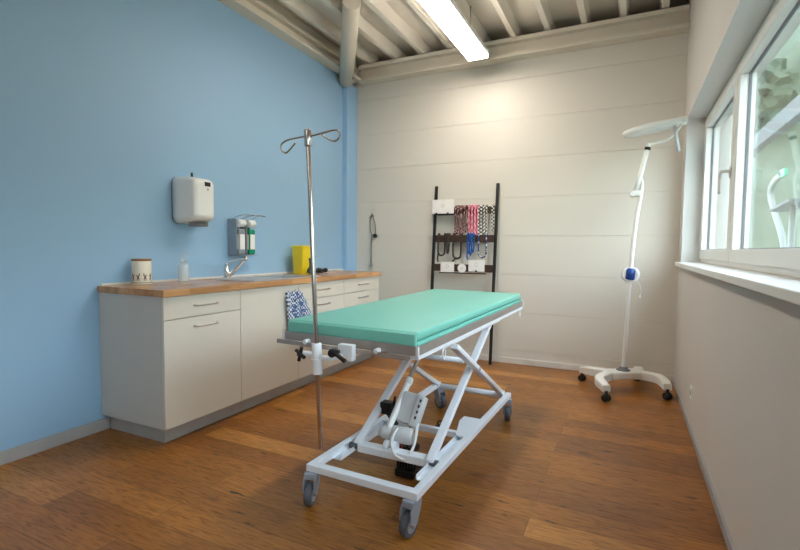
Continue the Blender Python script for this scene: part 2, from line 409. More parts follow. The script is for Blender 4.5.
# ------------------------------------------------------------------ outside
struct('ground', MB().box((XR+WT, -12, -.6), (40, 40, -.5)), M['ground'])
hb = MB(); b = bmesh.new(); nx, ny = 64, 104; g = []
for i in range(nx):
    row = []
    for j in range(ny):
        X = .75+i*.45; Y = -8+j*.45
        Z = -.55+.30*max(0, X-4)+.85*max(0, Y-9)+(.3*math.sin(X*.9+Y*.5)+.3*math.sin(Y*1.3-X*.4)+random.uniform(-.03, .03))*min(1, max(0, X-3)+max(0, Y-9))
        row.append(b.verts.new((X, Y, Z)))
    g.append(row)
for i in range(nx-1):
    for j in range(ny-1): b.faces.new((g[i][j], g[i+1][j], g[i+1][j+1], g[i][j+1])).smooth = True
hb._merge(b)
o = hb.build('hillside', M['grass'], origin=(12, 10, -.5)); tag(o, kind='structure')
def bush(x, y, z, r, label):
    b = bmesh.new(); bmesh.ops.create_icosphere(b, subdivisions=4, radius=r)
    rd = random.Random(int(x*10+y))
    ph = [rd.uniform(0, 6) for _ in range(6)]
    for v in b.verts:
        d = v.co.normalized()
        k = 1+.13*math.sin(7*d.x+ph[0])*math.sin(6*d.y+ph[1])+.1*math.sin(13*d.z+ph[2])*math.sin(11*d.x+ph[3])+rd.uniform(-.05, .05)
        v.co = Vector((d.x, d.y, d.z*.9))*r*k+Vector((x, y, z))
    mb = MB(); mb._merge(b)
    o = mb.build('bush', M['leaf'], origin=(x, y, z-r)); tag(o, label, 'bush', 'bushes outside the window')
for a in [(4.4, 12.0, 2.6, 1.1), (2.6, 15.0, 5.0, 1.1), (5.6, 16.5, 6.8, 1.4)]:
    bush(*a, 'soft grey-green bush on the bank beyond the large window pane')
# canopy beams and bent pipe seen through the panes
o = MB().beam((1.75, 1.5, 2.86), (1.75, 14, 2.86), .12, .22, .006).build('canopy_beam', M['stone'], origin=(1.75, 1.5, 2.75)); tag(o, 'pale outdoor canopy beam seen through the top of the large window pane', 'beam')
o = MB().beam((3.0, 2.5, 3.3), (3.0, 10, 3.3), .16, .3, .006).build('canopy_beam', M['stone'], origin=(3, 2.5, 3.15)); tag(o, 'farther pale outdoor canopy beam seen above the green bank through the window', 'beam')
for x in (1.75, 3.0):
    pass
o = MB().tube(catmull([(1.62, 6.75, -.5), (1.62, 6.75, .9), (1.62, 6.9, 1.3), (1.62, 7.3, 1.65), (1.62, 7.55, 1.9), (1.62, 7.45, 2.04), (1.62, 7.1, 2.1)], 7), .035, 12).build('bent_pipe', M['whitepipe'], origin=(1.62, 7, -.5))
tag(o, 'bent white pipe standing outside behind the large window pane', 'pipe')
t = thing('garden_table', 'tilted pale table top on a post outside the large window', 'table', (1.5, 6.1, -.5))
MB().beam((1.5, 6.55, 1.63), (1.5, 5.8, 1.68), .22, .03, .004).build('table_top', M['stone'], t)
MB().cyl((1.5, 6.1, -.5), (1.5, 6.1, 1.64), .03).build('post', M['whitepipe'], t)
o = MB().box((1.60, 6.92, 2.06), (1.64, 7.12, 2.15), .004).build('green_sign', M['green'], origin=(1.62, 7.0, 2.06)); tag(o, 'small green plate on top of the bent pipe outside', 'sign')

# ------------------------------------------------------------------ ceiling light, brace
def batten(y0, y1, label, tube='tube'):
    t = thing('ceiling_light', label, 'ceiling light', (-1.355, (y0+y1)/2, 3.25))
    MB().box((-1.45, y0, 3.008), (-1.26, y1, 3.058), .006).box((-1.40, y0+.02, 3.055), (-1.31, y1-.02, 3.10), .004).build('housing', M['offwhite'], t)
    d = MB().prism([(-1.453, 3.008), (-1.453, 2.990), (-1.44, 2.980), (-1.27, 2.980), (-1.257, 2.990), (-1.257, 3.008)], y0+.004, y1-.004, 'y').build('diffuser', M[tube], t)
    for y, q in ((y0, -1), (y1, 1)): MB().box((-1.458, y-.004, 2.976), (-1.252, y+.008*q+.0*y, 3.058), .002).build('end_cap', M['offwhite'], t)
    for y in (y0+.25, y1-.25): MB().cyl((-1.355, y, 3.09), (-1.355, y, 3.39), .006, 8).build('suspension_rod', M['steel'], t)
    return t
batten(2.50, 4.46, 'lit white ceiling light batten hung under the ribbed deck')
batten(-1.9, .06, 'unseen ceiling light batten added behind the viewer for fill', 'tube_fill')  # added out of view to brighten the near faces

t = thing('diagonal_brace', 'cream round steel brace rising from the blue corner post to the ceiling', 'brace', (-2.925, 4.585, 3.03))
MB().cyl((-2.915, 4.585, 3.045), (-2.17, 3.5, 3.252), .078, 32).build('tube', M['beampaint'], t)
MB().box((-2.965, 4.47, 3.032), (-2.75, 4.658, 3.05), .003).build('base_plate', M['beampaint'], t)
for xx, yy in ((-2.775, 4.50), (-2.775, 4.56), (-2.775, 4.62)): MB().cyl((xx, yy, 3.012), (xx, yy, 3.034), .012, 6).build('bolt', M['steel'], t)

# ------------------------------------------------------------------ cabinets
XC = -2.377   # door faces
YC0, YC1 = 1.815, 4.40
units = [(1.815, 2.41, 'df'), (2.41, 3.04, 's'), (3.04, 3.715, 'df'), (3.715, 4.40, 'df')]
labs = ['cream base cabinet with drawer over door at the near end of the row',
        'cream sink cabinet with one plain door and a checked towel in front',
        'cream base cabinet with drawer just right of the sink cabinet',
        'cream base cabinet with drawer at the far end of the row']
def bar_handle(y, z, parent):
    h = MB().tube(catmull([(XC, y-.088, z), (XC+.024, y-.080, z), (XC+.028, y-.05, z), (XC+.03, y, z), (XC+.028, y+.05, z), (XC+.024, y+.080, z), (XC, y+.088, z)], 5), .0052, 8)
    h.build('handle', M['steel'], parent)
for (a, c, k), lb_ in zip(units, labs):
    t = thing('base_cabinet', lb_, 'cabinet', (-2.67, (a+c)/2, 0), 'base cabinets along the blue wall')
    body = MB().box((XL+.004, a+.001, .1), (XC-.022, c-.001, .878 if a < 2.4 or a > 3.5 else .755), .001)
    bo = body.build('body', M['cabside'], t)
    pz = MB().box((XL+.02, a+(.045 if a == 1.815 else 0), .001), (-2.443, c-(.04 if c == 4.40 else 0), .1)); pz.build('plinth', M['plinth'], t)
    g = .002
    if k == 'df':
        d = MB().box((XC-.02, a+g, .744), (XC, c-g, .876), .0015).build('drawer', M['cab'], t)
        bar_handle((a+c)/2, .812, d)
        d = MB().box((XC-.02, a+g, .103), (XC, c-g, .740), .0015).build('door', M['cab'], t)
        bar_handle((a+c)/2, .684, d)
    else:
        MB().box((XC-.02, a+g, .103), (XC, c-g, .876), .0015).build('door', M['cab'], t)
# pale filler strip where the cabinet side meets the wall
# worktop with sink cut-out
SX0, SX1, SY0, SY1 = -2.80, -2.46, 2.98, 3.36
wt = MB(); z0, z1 = .88, .92; X0, X1, Y0, Y1 = XL+.012, -2.357, 1.802, 4.42
wt.box((X0, Y0, z0), (X1, SY0, z1), .002).box((X0, SY1, z0), (X1, Y1, z1), .002).box((X0, SY0-.002, z0), (SX0, SY1+.002, z1)).box((SX1, SY0-.002, z0), (X1, SY1+.002, z1))
o = wt.build('worktop', M['worktop'], origin=(-2.66, 3.1, .88)); tag(o, 'oak block worktop running over all the cream cabinets', 'worktop')
tr = MB().box((XL, 1.83, .88), (XL+.012, 4.60, .932), .002).build('upstand', M['skirtw'], origin=(XL+.006, 3.2, .88)); tag(tr, 'thin white sealing strip between worktop and blue wall', 'trim')
# sink
t = thing('sink', 'stainless steel inset sink with drainer in the worktop', 'sink', (-2.65, 3.0, .92))
rim = MB(); A = (-2.865, 2.60, .920); B = (-2.42, 3.41, .9245)
rim.box((A[0], A[1], A[2]), (B[0], SY0, B[2]), .002).box((A[0], SY1, A[2]), (B[0], B[1], B[2]), .002).box((A[0], SY0-.003, A[2]), (SX0, SY1+.003, B[2])).box((SX1, SY0-.003, A[2]), (B[0], SY1+.003, B[2]))
for i in range(7): rim.box((-2.80+i*.05, 2.64, .9245), (-2.785+i*.05, 2.93, .9275), .001)
rim.build('rim', M['sinksteel'], t)
bs = MB(); e = .004
bs.box((SX0, SY0, .76), (SX1, SY1, .764)).box((SX0, SY0, .76), (SX0+e, SY1, .922)).box((SX1-e, SY0, .76), (SX1, SY1, .922)).box((SX0, SY0, .76), (SX1, SY0+e, .922)).box((SX0, SY1-e, .76), (SX1, SY1, .922))
bs.build('basin', M['sinksteel'], t)
MB().lathe((-2.63, 3.17, .764), [(.001, 0), (.035, 0), (.035, .003), (.001, .004)]).build('drain', M['chrome'], t)
# tap
t = thing('tap', 'chrome lever mixer tap behind the sink', 'tap', (-2.835, 2.730, .9245))
MB().lathe((-2.835, 2.730, .9245), [(.028, 0), (.028, .006), (.022, .012), (.021, .075), (.018, .09), (.010, .095)]).build('body', M['chrome'], t)
MB().tube([(-2.832, 2.735, .940), (-2.80, 2.755, .965), (-2.70, 2.775, 1.068), (-2.685, 2.780, 1.085)], [.018, .016, .013, .013], 14).lathe((-2.682, 2.781, 1.062), [(.013, 0), (.015, .004), (.015, .03), (.008, .036)]).build('spout', M['chrome'], t)
MB().tube(catmull([(-2.835, 2.730, 1.01), (-2.835, 2.730, 1.03), (-2.82, 2.740, 1.045), (-2.77, 2.780, 1.07), (-2.73, 2.810, 1.078)], 5), [.014]*8+[.006]*13, 10).build('lever', M['chrome'], t)

# canister with wooden lid
cx, cy = -2.88, 2.045
t = thing('canister', 'cream round canister with wooden lid and brown dog figures', 'canister', (cx, cy, .92))
MB().lathe((cx, cy, .92), [(.056, 0), (.058, .003), (.058, .150), (.056, .152)], 40).build('body', M['cream'], t)
MB().lathe((cx, cy, 1.072), [(.057, 0), (.060, .002), (.060, .012), (.057, .015)], 40).build('lid', M['lid'], t)
def wrap(mb, ang, w, h, z):   # small patch hugging the canister
    for i in range(2):
        a = ang+(i-.5)*w/2
        T = Matrix.Translation((cx, cy, 0)) @ Matrix.Rotation(a, 4, 'Z')
        mb.box((.0570, -.058*w/4-.0003, z), (.0588, .058*w/4+.0003, z+h), 0, T)
pr = MB(); base = math.atan2(-cy, -cx)+.05
for k, off in enumerate((-1.05, -.42, .28, .95)):
    a = base+off
    wrap(pr, a, .16, .024, .955); wrap(pr, a-.10, .05, .016, .944); wrap(pr, a+.10, .05, .018, .942); wrap(pr, a+(.12 if k % 2 else -.12), .09, .018, .975); wrap(pr, a-(.14 if k % 2 else -.14), .04, .014, .972)
for k in range(26): wrap(pr, base-1.5+k*.12, .05, .005, .929)
pr.build('printed_figures', M['brown'], t)
# plastic dosing bottle
bx_, by_ = -2.87, 2.362
t = thing('spray_bottle', 'clear plastic bottle with pale liquid left of the tap', 'bottle', (bx_, by_, .92))
MB().lathe((bx_, by_, .92), [(.034, 0), (.037, .004), (.037, .104), (.033, .118), (.018, .128), (.016, .136)], 28).build('body', M['clearwhite'], t)
MB().lathe((bx_, by_, 1.056), [(.020, 0), (.020, .020), (.010, .028), (.005, .030), (.003, .085)], 20).build('nozzle', M['clearwhite'], t)
MB().tube(catmull([(bx_, by_, 1.135), (bx_+.01, by_+.02, 1.12), (bx_+.02, by_+.045, 1.085)], 5), .0025, 8).build('dip_tube', M['clearwhite'], t)

# paper towel dispenser on the wall
t = thing('towel_dispenser', 'large white rounded hand towel dispenser on the blue wall', 'dispenser', (XL, 2.50, 1.54))
def loft_y(sections, name, m, parent, nseg=8, smooth=True):
    """rounded rectangles stacked along +x : (x, y0, y1, z0, z1, r)"""
    b = bmesh.new(); rings = []
    for X, y0, y1, z0, z1, r in sections:
        ring = []
        for (cy_, cz_, a0) in ((y1-r, z1-r, 0), (y0+r, z1-r, PI/2), (y0+r, z0+r, PI), (y1-r, z0+r, 3*PI/2)):
            for k in range(nseg+1):
                a = a0+PI/2*k/nseg; ring.append(b.verts.new((X, cy_+r*math.cos(a), cz_+r*math.sin(a))))
        rings.append(ring)
    n = len(rings[0])
    for a, c in zip(rings, rings[1:]):
        for k in range(n): b.faces.new((a[k], a[(k+1) % n], c[(k+1) % n], c[k])).smooth = True
    b.faces.new(rings[0]); b.faces.new(rings[-1][::-1])
    mb = MB(); mb._merge(b); return mb.build(name, m, parent)
D0 = 2.345; zq = -.022
def dsec(x, ya, yb, za, zb, r): return (XL+x, ya, yb, za+zq, zb+zq, r)
loft_y([dsec(0, 2.352, 2.592, 1.358, 1.694, .05), dsec(.012, 2.352, 2.592, 1.358, 1.694, .05)], 'back_plate', M['gasket'], t)
loft_y([dsec(.012, 2.35, 2.595, 1.36, 1.696, .05), dsec(.06, 2.351, 2.592, 1.362, 1.694, .05), dsec(.15, 2.358, 2.575, 1.372, 1.688, .045), dsec(.195, 2.366, 2.555, 1.385, 1.676, .04),
        dsec(.212, 2.38, 2.54, 1.40, 1.662, .035), dsec(.218, 2.40, 2.52, 1.42, 1.645, .03)], 'cover', M['offwhite'], t)
MB().box((XL+.2145, 2.455, 1.604), (XL+.222, 2.505, 1.634), .003).build('window', M['black'], t)
MB().cyl((XL+.2165, 2.482, 1.582), (XL+.222, 2.482, 1.582), .007, 14).build('lock', M['steel'], t)
MB().box((XL+.07, 2.43, 1.318), (XL+.17, 2.53, 1.348), .008).build('outlet', M['gasket'], t)
MB().box((XL+.095, 2.438, 1.672), (XL+.106, 2.452, 1.705), .003).build('key', M['black'], t)

# double lever dispenser
t = thing('soap_dispenser', 'grey double lever dispenser holding two bottles above the tap', 'dispenser', (XL, 2.98, 1.25))
MB().box((XL, 2.875, 1.10), (XL+.008, 3.10, 1.40), .002).box((XL+.006, 2.875, 1.10), (XL+.095, 2.881, 1.40), .002).box((XL+.006, 2.98, 1.115), (XL+.105, 2.990, 1.38), .002).box((XL+.006, 2.875, 1.10), (XL+.11, 3.10, 1.106), .001).build('bracket', M['greyplate'], t)
for yy in (2.928, 3.042):
    MB().prism([(XL+.02, 1.335), (XL+.105, 1.335), (XL+.13, 1.36), (XL+.11, 1.395), (XL+.02, 1.40)], yy-.04, yy+.04, 'y', .006).build('pump_head', M['offwhite'], t)
    L_ = MB().tube(catmull([(XL+.03, yy-.045, 1.395), (XL+.12, yy-.04, 1.425), (XL+.18, yy-.02, 1.432), (XL+.25, yy-.01, 1.422), (XL+.255, yy, 1.420), (XL+.25, yy+.01, 1.422), (XL+.18, yy+.02, 1.432), (XL+.12, yy+.04, 1.425), (XL+.03, yy+.045, 1.395)], 6), .0032, 8)
    L_.build('lever', M['steel'], t)
for yy, m, lb_, w in ((2.928, 'greyplate', 'small grey soap bottle with white label in the left dispenser slot', 0), (3.044, 'green', 'green disinfectant bottle with white label in the right dispenser slot', 0)):
    b_ = thing('bottle', lb_, 'bottle', (XL+.065, yy, 1.108), 'bottles in the lever dispenser')
    MB().box((XL+.02, yy-.036, 1.107), (XL+.11, yy+.036, 1.318), .012).cyl((XL+.065, yy, 1.31), (XL+.065, yy, 1.336), .014, 14).build('body', M[m], b_)
    MB().box((XL+.1095, yy-.026, 1.15), (XL+.1115, yy+.026, 1.275)).box((XL+.03, yy-.0375, 1.15), (XL+.10, yy-.0355, 1.275)).build('label', M['label'], b_)

# yellow sharps container
t = thing('sharps_bin', 'yellow tapered sharps container on the worktop', 'container', (-2.82, 3.655, .92))
b = bmesh.new(); rg = []
for z, hx, hy in ((.921, .052, .064), (.925, .055, .067), (1.165, .066, .078), (1.167, .071, .083), (1.182, .072, .084), (1.186, .058, .07)):
    ring = []
    for (sx, sy, a0) in ((1, 1, 0), (-1, 1, PI/2), (-1, -1, PI), (1, -1, 3*PI/2)):
        for k in range(5):
            a = a0+PI/2*k/4; ring.append(b.verts.new((-2.82+sx*(hx-.012)+.012*math.cos(a), 3.665+sy*(hy-.012)+.012*math.sin(a), z)))
    rg.append(ring)
for a, c in zip(rg, rg[1:]):
    for k in range(len(a)): b.faces.new((a[k], a[(k+1) % len(a)], c[(k+1) % len(a)], c[k]))
b.faces.new(rg[0][::-1]); b.faces.new(rg[-1])
mb = MB(); mb._merge(b); mb.build('tub', M['yellow'], t)
MB().box((-2.86, 3.62, 1.185), (-2.78, 3.71, 1.190), .002).build('lid', M['yellow'], t)
# black handheld instrument lying next to it
t = thing('hand_instrument', 'black handheld instrument with coiled cable lying beside the yellow container', 'instrument', (-2.69, 3.70, .92))
MB().tube(catmull([(-2.68, 3.575, .936), (-2.68, 3.59, .965), (-2.685, 3.615, .995), (-2.69, 3.625, 1.04), (-2.69, 3.62, 1.07)], 6), [.018]*7+[.014]*9+[.016]*5+[.018]*4, 12).build('upright_handle', M['black'], t)
MB().tube(catmull([(-2.70, 3.69, .937), (-2.70, 3.74, .952), (-2.70, 3.79, .950), (-2.70, 3.85, .948), (-2.70, 3.89, .950)], 5), [.016]*6+[.024]*5+[.015]*5+[.022]*5, 12).build('body', M['black'], t)
pts = [(-2.685+.03*math.cos(k*.9)+.0, 3.60+k*.006, .928+.004*(k % 2)) for k in range(30)]
MB().tube(pts, .005, 6).build('cable', M['black'], t)

# checked towel on the sink cabinet
b = bmesh.new(); ny, nz = 40, 24; F = []; Bk = []
for i in range(ny+1):
    r1, r2 = [], []
    for j in range(nz+1):
        u, v = i/ny, j/nz
        z = .824-.36*v+.008*math.sin(u*9)
        ylo = 2.855+.04*v; yhi = 3.03+.17*min(1, v*1.5)**.8
        y = ylo+(yhi-ylo)*u
        x = XC+.030+.011*math.sin(u*17+1)*(.4+.6*v)+.012*math.sin(u*PI)
        r1.append(b.verts.new((x, y, z))); r2.append(b.verts.new((x-.014, y, z)))
    F.append(r1); Bk.append(r2)
for i in range(ny):
    for j in range(nz):
        b.faces.new((F[i][j], F[i+1][j], F[i+1][j+1], F[i][j+1])).smooth = True
        b.faces.new((Bk[i][j], Bk[i][j+1], Bk[i+1][j+1], Bk[i+1][j])).smooth = True
for i in range(ny):
    b.faces.new((F[i][0], Bk[i][0], Bk[i+1][0], F[i+1][0])); b.faces.new((F[i][nz], F[i+1][nz], Bk[i+1][nz], Bk[i][nz]))
for j in range(nz):
    b.faces.new((F[0][j], F[0][j+1], Bk[0][j+1], Bk[0][j])); b.faces.new((F[ny][j], Bk[ny][j], Bk[ny][j+1], F[ny][j+1]))
mb = MB(); mb._merge(b); o = mb.build('hand_towel', M['cloth'], origin=(XC+.02, 2.95, .84))
tag(o, 'blue and white checked towel hanging on the sink cabinet door', 'towel')
o = MB().tube(catmull([(XC-.001, 2.93, .828), (XC+.03, 2.93, .828), (XC+.052, 2.93, .834), (XC+.055, 2.93, .848)], 4), .004, 8).build('hook', M['steel'], origin=(XC, 2.93, .83)); tag(o, 'small steel hook on the sink cabinet holding the checked towel', 'hook')

# stethoscope on the back wall
t = thing('wall_hook', 'small dark wall hook above the far end of the worktop', 'hook', (-2.69, YB, 1.545))
MB().cyl((-2.69, YB, 1.545), (-2.69, YB-.03, 1.545), .012, 14).tube([(-2.73, YB-.012, 1.53), (-2.69, YB-.028, 1.545), (-2.685, YB-.03, 1.575)], .005, 8).build('hook', M['grey'], t)
t = thing('stethoscope', 'grey stethoscope hanging from the hook on the cream wall', 'stethoscope', (-2.69, YB-.02, 1.53))
yq = YB-.022
MB().tube(catmull([(-2.693, yq, 1.545), (-2.715, yq, 1.50), (-2.712, yq, 1.38), (-2.695, yq, 1.33), (-2.680, yq, 1.32)], 8), .0055, 8).tube(catmull([(-2.69, yq, 1.545), (-2.66, yq, 1.48), (-2.645, yq, 1.40), (-2.645, yq, 1.34), (-2.66, yq, 1.32)], 8), .0055, 8).build('ear_tubes', M['grey'], t)
MB().tube(catmull([(-2.690, yq, 1.33), (-2.697, yq, 1.25), (-2.700, yq, 1.1), (-2.702, yq, .99)], 8), .007, 8).build('hose', M['grey'], t)
MB().cyl((-2.703, yq-.012, .972), (-2.703, yq+.012, .972), .022, 20, .003).build('chest_piece', M['steel'], t)
MB().cyl((-2.650, yq-.012, 1.315), (-2.650, yq+.012, 1.315), .024, 20, .004).build('head', M['black'], t)

# ------------------------------------------------------------------ ladder rack
LX0, LX1 = -1.893, -1.222
def ly(z): return 4.640+z/1.84*.160
t = thing('ladder_rack', 'black leaning ladder rack with dark wooden rungs against the cream wall', 'rack', (-1.56, 4.64, 0))
for X in (LX0, LX1):
    MB().beam((X, ly(0), .004), (X, ly(1.845), 1.845), .03, .02, .002, up=(0, 1, 0)).build('rail', M['blackm'], t)
RZ = [1.572, 1.279, .972, .672, .378]
for z in RZ: MB().box((LX0+.014, ly(z)-.011, z-.038), (LX1-.014, ly(z)+.009, z+.038), .002).build('rung', M['darkwood'], t)
for X in (-1.865, -1.735): MB().cyl((X, ly(1.53)-.01, 1.548), (X, ly(1.53)-.045, 1.548), .009, 8).build('peg', M['black'], t)
MB().box((LX0+.012, ly(1.53)-.05, 1.528), (-1.66, ly(1.53)-.008, 1.536), .001).build('ledge', M['blackm'], t)
MB().box((-1.80, ly(.93)-.05, .916), (-1.30, ly(.93)-.008, .924), .001).build('ledge', M['blackm'], t)

def strand(name, z_r, x0, x1, zb, r, m, label, cat, group, yo=0., tail=False):
    yr = ly(z_r); yf = yr-.013-r-yo; yb = yr+.011+r; zt = z_r+.038+r
    w = (x1-x0)
    P = [(x0, yf, zt-.005), (x0-.004, yf, zt-.08), (x0-.002, yf, zb+.04), ((x0+x1)/2-.3*w, yf, zb+.008), ((x0+x1)/2, yf, zb), ((x0+x1)/2+.3*w, yf, zb+.008), (x1+.002, yf, zb+.04), (x1+.004, yf, zt-.08), (x1, yf, zt-.005),
         (x1, (yf+yb)/2, zt+.004), (x1, yb, zt-.006), (x1-.2*w, yb, z_r), (x0+.2*w, yb, z_r), (x0, yb, zt-.006), (x0, (yf+yb)/2, zt+.004)]
    c = catmull(P, 8, True)
    mb = MB(); mb.tube(c, r, 8, closed=True)
    if tail: mb.tube(catmull([((x0+x1)/2 if tail == 2 else x0, yf, zb+.01 if tail == 2 else zb+.03), (x0-.004, yf-.004, zb-.03), (x0+.001, yf-.004, zb-.07)], 5), r*.9, 8)
    o = mb.build(name, M[m], origin=((x0+x1)/2, yf, zb)); return tag(o, label, cat, group)
G1 = 'leads hung over the top rung'; G2 = 'leads hung over the middle rung'
for k, (a, w, zb) in enumerate([(-1.655, .020, 1.33), (-1.624, .022, 1.31), (-1.590, .022, 1.33), (-1.555, .022, 1.35)]):
    strand('dog_lead', 1.572, a, a+w, zb, .0088, 'bd_red', 'maroon and beige patterned lead at the left of the top rung', 'dog lead', G1, yo=.004*(k % 2))
for k, (a, w, zb) in enumerate([(-1.505, .022, 1.32), (-1.470, .020, 1.31), (-1.438, .020, 1.32)]):
    strand('dog_lead', 1.572, a, a+w, zb, .0092, 'bd_pink', 'pink lead in the middle of the top rung', 'dog lead', G1, yo=.003*(k % 2))
for k, (a, w, zb) in enumerate([(-1.402, .018, 1.32), (-1.372, .018, 1.30), (-1.342, .018, 1.33)]):
    strand('dog_lead', 1.572, a, a+w, zb, .0078, 'bd_bw', 'black and white checked lead grouped right of the pink leads', 'dog lead', G1, yo=.003*(k % 2))
strand('dog_lead', 1.572, -1.262, -1.250, 1.36, .0065, 'bd_bw', 'black and white checked lead alone at the right end of the top rung', 'dog lead', G1)
strand('collar', 1.279, -1.835, -1.765, 1.10, .0095, 'bd_brown', 'thin brown cord collar with dangling end at the left of the middle rung', 'collar', G2, tail=1)
strand('collar', 1.279, -1.735, -1.720, 1.125, .0095, 'bd_brown', 'narrow short brown cord collar second from the left on the middle rung', 'collar', G2)
strand('collar', 1.279, -1.665, -1.585, 1.07, .0105, 'bd_brown', 'thick dark brown V shaped cord collar on the middle rung', 'collar', G2, tail=2)
for k, (a, zb) in enumerate([(-1.508, 1.13), (-1.486, 1.11), (-1.462, 1.14)]):
    strand('collar', 1.279, a, a+.016, zb, .0085, 'bd_blue', 'bright blue cord collar bunched on the middle rung', 'collar', G2, yo=.003*(k % 2), tail=(1 if k == 0 else False))
strand('collar', 1.279, -1.390, -1.315, 1.085, .008, 'bd_bluewhite', 'long dark blue and white collar at the right of the middle rung', 'collar', G2)
def card(x0, x1, z0, z1, y, label, rnd=False, notch=False):
    t = thing('card', label, 'card', ((x0+x1)/2, y, z0), 'white cards on the ladder rack')
    if rnd:
        MB().cyl(((x0+x1)/2, y, (z0+z1)/2), ((x0+x1)/2, y+.006, (z0+z1)/2), (x1-x0)/2, 32).build('sheet', M['card'], t)
    else: MB().box((x0, y, z0), (x1, y+.006, z1), .001).build('sheet', M['card'], t)
    cx_, cz_ = (x0+x1)/2, (z0+z1)/2+(.008 if not rnd else 0)
    r = .016 if not rnd else .008
    MB().tube([(cx_+r*math.cos(2*PI*k/20), y-.0005, cz_+r*math.sin(2*PI*k/20)) for k in range(20)], .0014, 6, closed=True).build('emblem', M['greyink'], t)
    if notch: MB().cyl((cx_, y-.012, z0+.006), (cx_, y-.002, z0+.006), .009, 10).build('peg', M['black'], t)
card(-1.915, -1.672, 1.545, 1.695, ly(1.6)-.038, 'large white card at the left end of the top rung')
card(-1.790, -1.640, .925, 1.035, ly(.97)-.040, 'square white card at the left of the bottom visible rung')
card(-1.600, -1.508, .925, 1.017, ly(.97)-.040, 'small round white card between the two lower cards', rnd=True)
card(-1.482, -1.312, .940, 1.060, ly(.97)-.044, 'white card with black peg at the right of the lower rung', notch=True)

# ------------------------------------------------------------------ treatment table
TC = (-1.112, 2.70, 0); TY = -.047; BC = (-.995, 2.465, 0); BY = -.024
t = thing('treatment_table', 'white scissor-lift treatment table with teal mattress on castors', 'treatment table', (-1.0, 2.5, 0))
def RT(mb, pitch=.016):
    T = Matrix.Translation((0, 0, 0))
    for v in mb.bm.verts: v.co.z += (v.co.y-2.70)*pitch
    return mb.rot(TY, TC)
hw, hl = .374, .89; x0, x1, y0, y1 = TC[0]-hw, TC[0]+hw, TC[1]-hl, TC[1]+hl
zt = .772
tr = MB().box((x0, y0, zt-.040), (x1, y0+.004, zt), .001).box((x0, y1-.004, zt-.040), (x1, y1, zt), .001).box((x0, y0, zt-.040), (x0+.004, y1, zt), .001).box((x1-.004, y0, zt-.040), (x1, y1, zt), .001).box((x0+.002, y0+.002, zt-.012), (x1-.002, y1-.002, zt-.006))
RT(tr).build('tray', M['traysteel'], t)
for X, Y in ((x0, y0), (x1, y0), (x0, y1), (x1, y1)):
    sx, sy = (1 if X == x0 else -1), (1 if Y == y0 else -1)
    RT(MB().box((X-sx*.002, Y-sy*.002, zt-.043), (X+sx*.012, Y+sy*.010, zt+.001), .002)).build('corner_cap', M['white'], t)
uf = MB().box((x0+.006, y0+.01, zt-.060), (x0+.04, y1-.01, zt-.041), .002).box((x1-.04, y0+.01, zt-.060), (x1-.002, y1-.01, zt-.041), .002).box((x0+.02, y0+.08, zt-.060), (x1-.02, y0+.115, zt-.041), .002).box((x0+.02, y1-.10, zt-.060), (x1-.02, y1-.065, zt-.041), .002)
for sx in (-.79, -1.20): uf.box((sx-.02, 2.15, zt-.085), (sx+.02, 3.1, zt-.058), .003)
RT(uf).build('under_frame', M['white'], t)
rl = MB().box((x0-.012, y0-.030, zt-.056), (x1-.040, y0-.024, zt-.036), .002)
RT(rl).build('accessory_rail', M['traysteel'], t)
for X in (x0+.165, x1-.19):
    k = MB().cyl((X, y0-.034, zt-.034), (X, y0+.0, zt-.034), .012, 16, .004); RT(k).build('rail_bracket', M['white'], t)
for X in (x0+.15, x0+.13):
    pass
# mattress
def slab(mb, a, c, bev): return mb.box(a, c, bev, seg=4)
m1 = slab(MB(), (x0+.022, y0+.016, zt+.018), (x1-.012, y1-.03, zt+.058), .012); RT(m1).build('mattress', M['teal'], t, smooth=True)
m2 = slab(MB(), (x0+.03, y0+.020, zt-.006), (x1-.010, y1-.025, zt+.014), .006); RT(m2).build('base_pad', M['teal'], t, smooth=True)
m3 = MB().box((x0+.03, y0+.03, zt+.012), (x1-.020, y1-.035, zt+.020)); RT(m3).build('pad_seam', M['tealdark'], t)
# near edge apron of the mattress hanging into the tray
m4 = slab(MB(), (x0+.024, y0+.006, zt-.004), (x1-.016, y0+.03, zt+.052), .009); RT(m4).build('mattress_apron', M['teal'], t, smooth=True)
# white loops below the long side
for y in (2.06, 3.50):
    z = zt-.085+(y-2.7)*.016; r = MB().tube([(-.738-(y-2.7)*(-.047)*0 + (y-2.7)*.040, y+.018*math.cos(2*PI*k/18), z+.026*math.sin(2*PI*k/18)) for k in range(18)], .0035, 8, closed=True)
    r.build('loop', M['white'], t)
# scissor legs
zlo, zhi = .178, .688
def leg(x, ya, za, yb, zb, nm='scissor_leg'):
    return MB().beam((x, ya, za), (x, yb, zb), .028, .042, .006, up=(1, 0, 0)).build(nm, M['white'], t)
leg(-.800, 1.985, zlo, 2.985, zhi); leg(-1.200, 2.00, zlo, 3.00, zhi)
leg(-.762, 3.20, zlo, 2.20, zhi); leg(-1.235, 3.20, zlo, 2.20, zhi)
for X in (-.746, -1.25): MB().cyl((X-.006, 2.592, .489), (X+.008, 2.592, .489), .012, 14).build('pivot_bolt', M['steel'], t)
MB().cyl((-1.19, 2.50, .546), (-.81, 2.50, .546), .016, 16).build('pivot_tube', M['white'], t)
MB().cyl((-1.21, 2.985, zhi), (-.79, 2.985, zhi), .014, 16).build('upper_tube', M['white'], t)
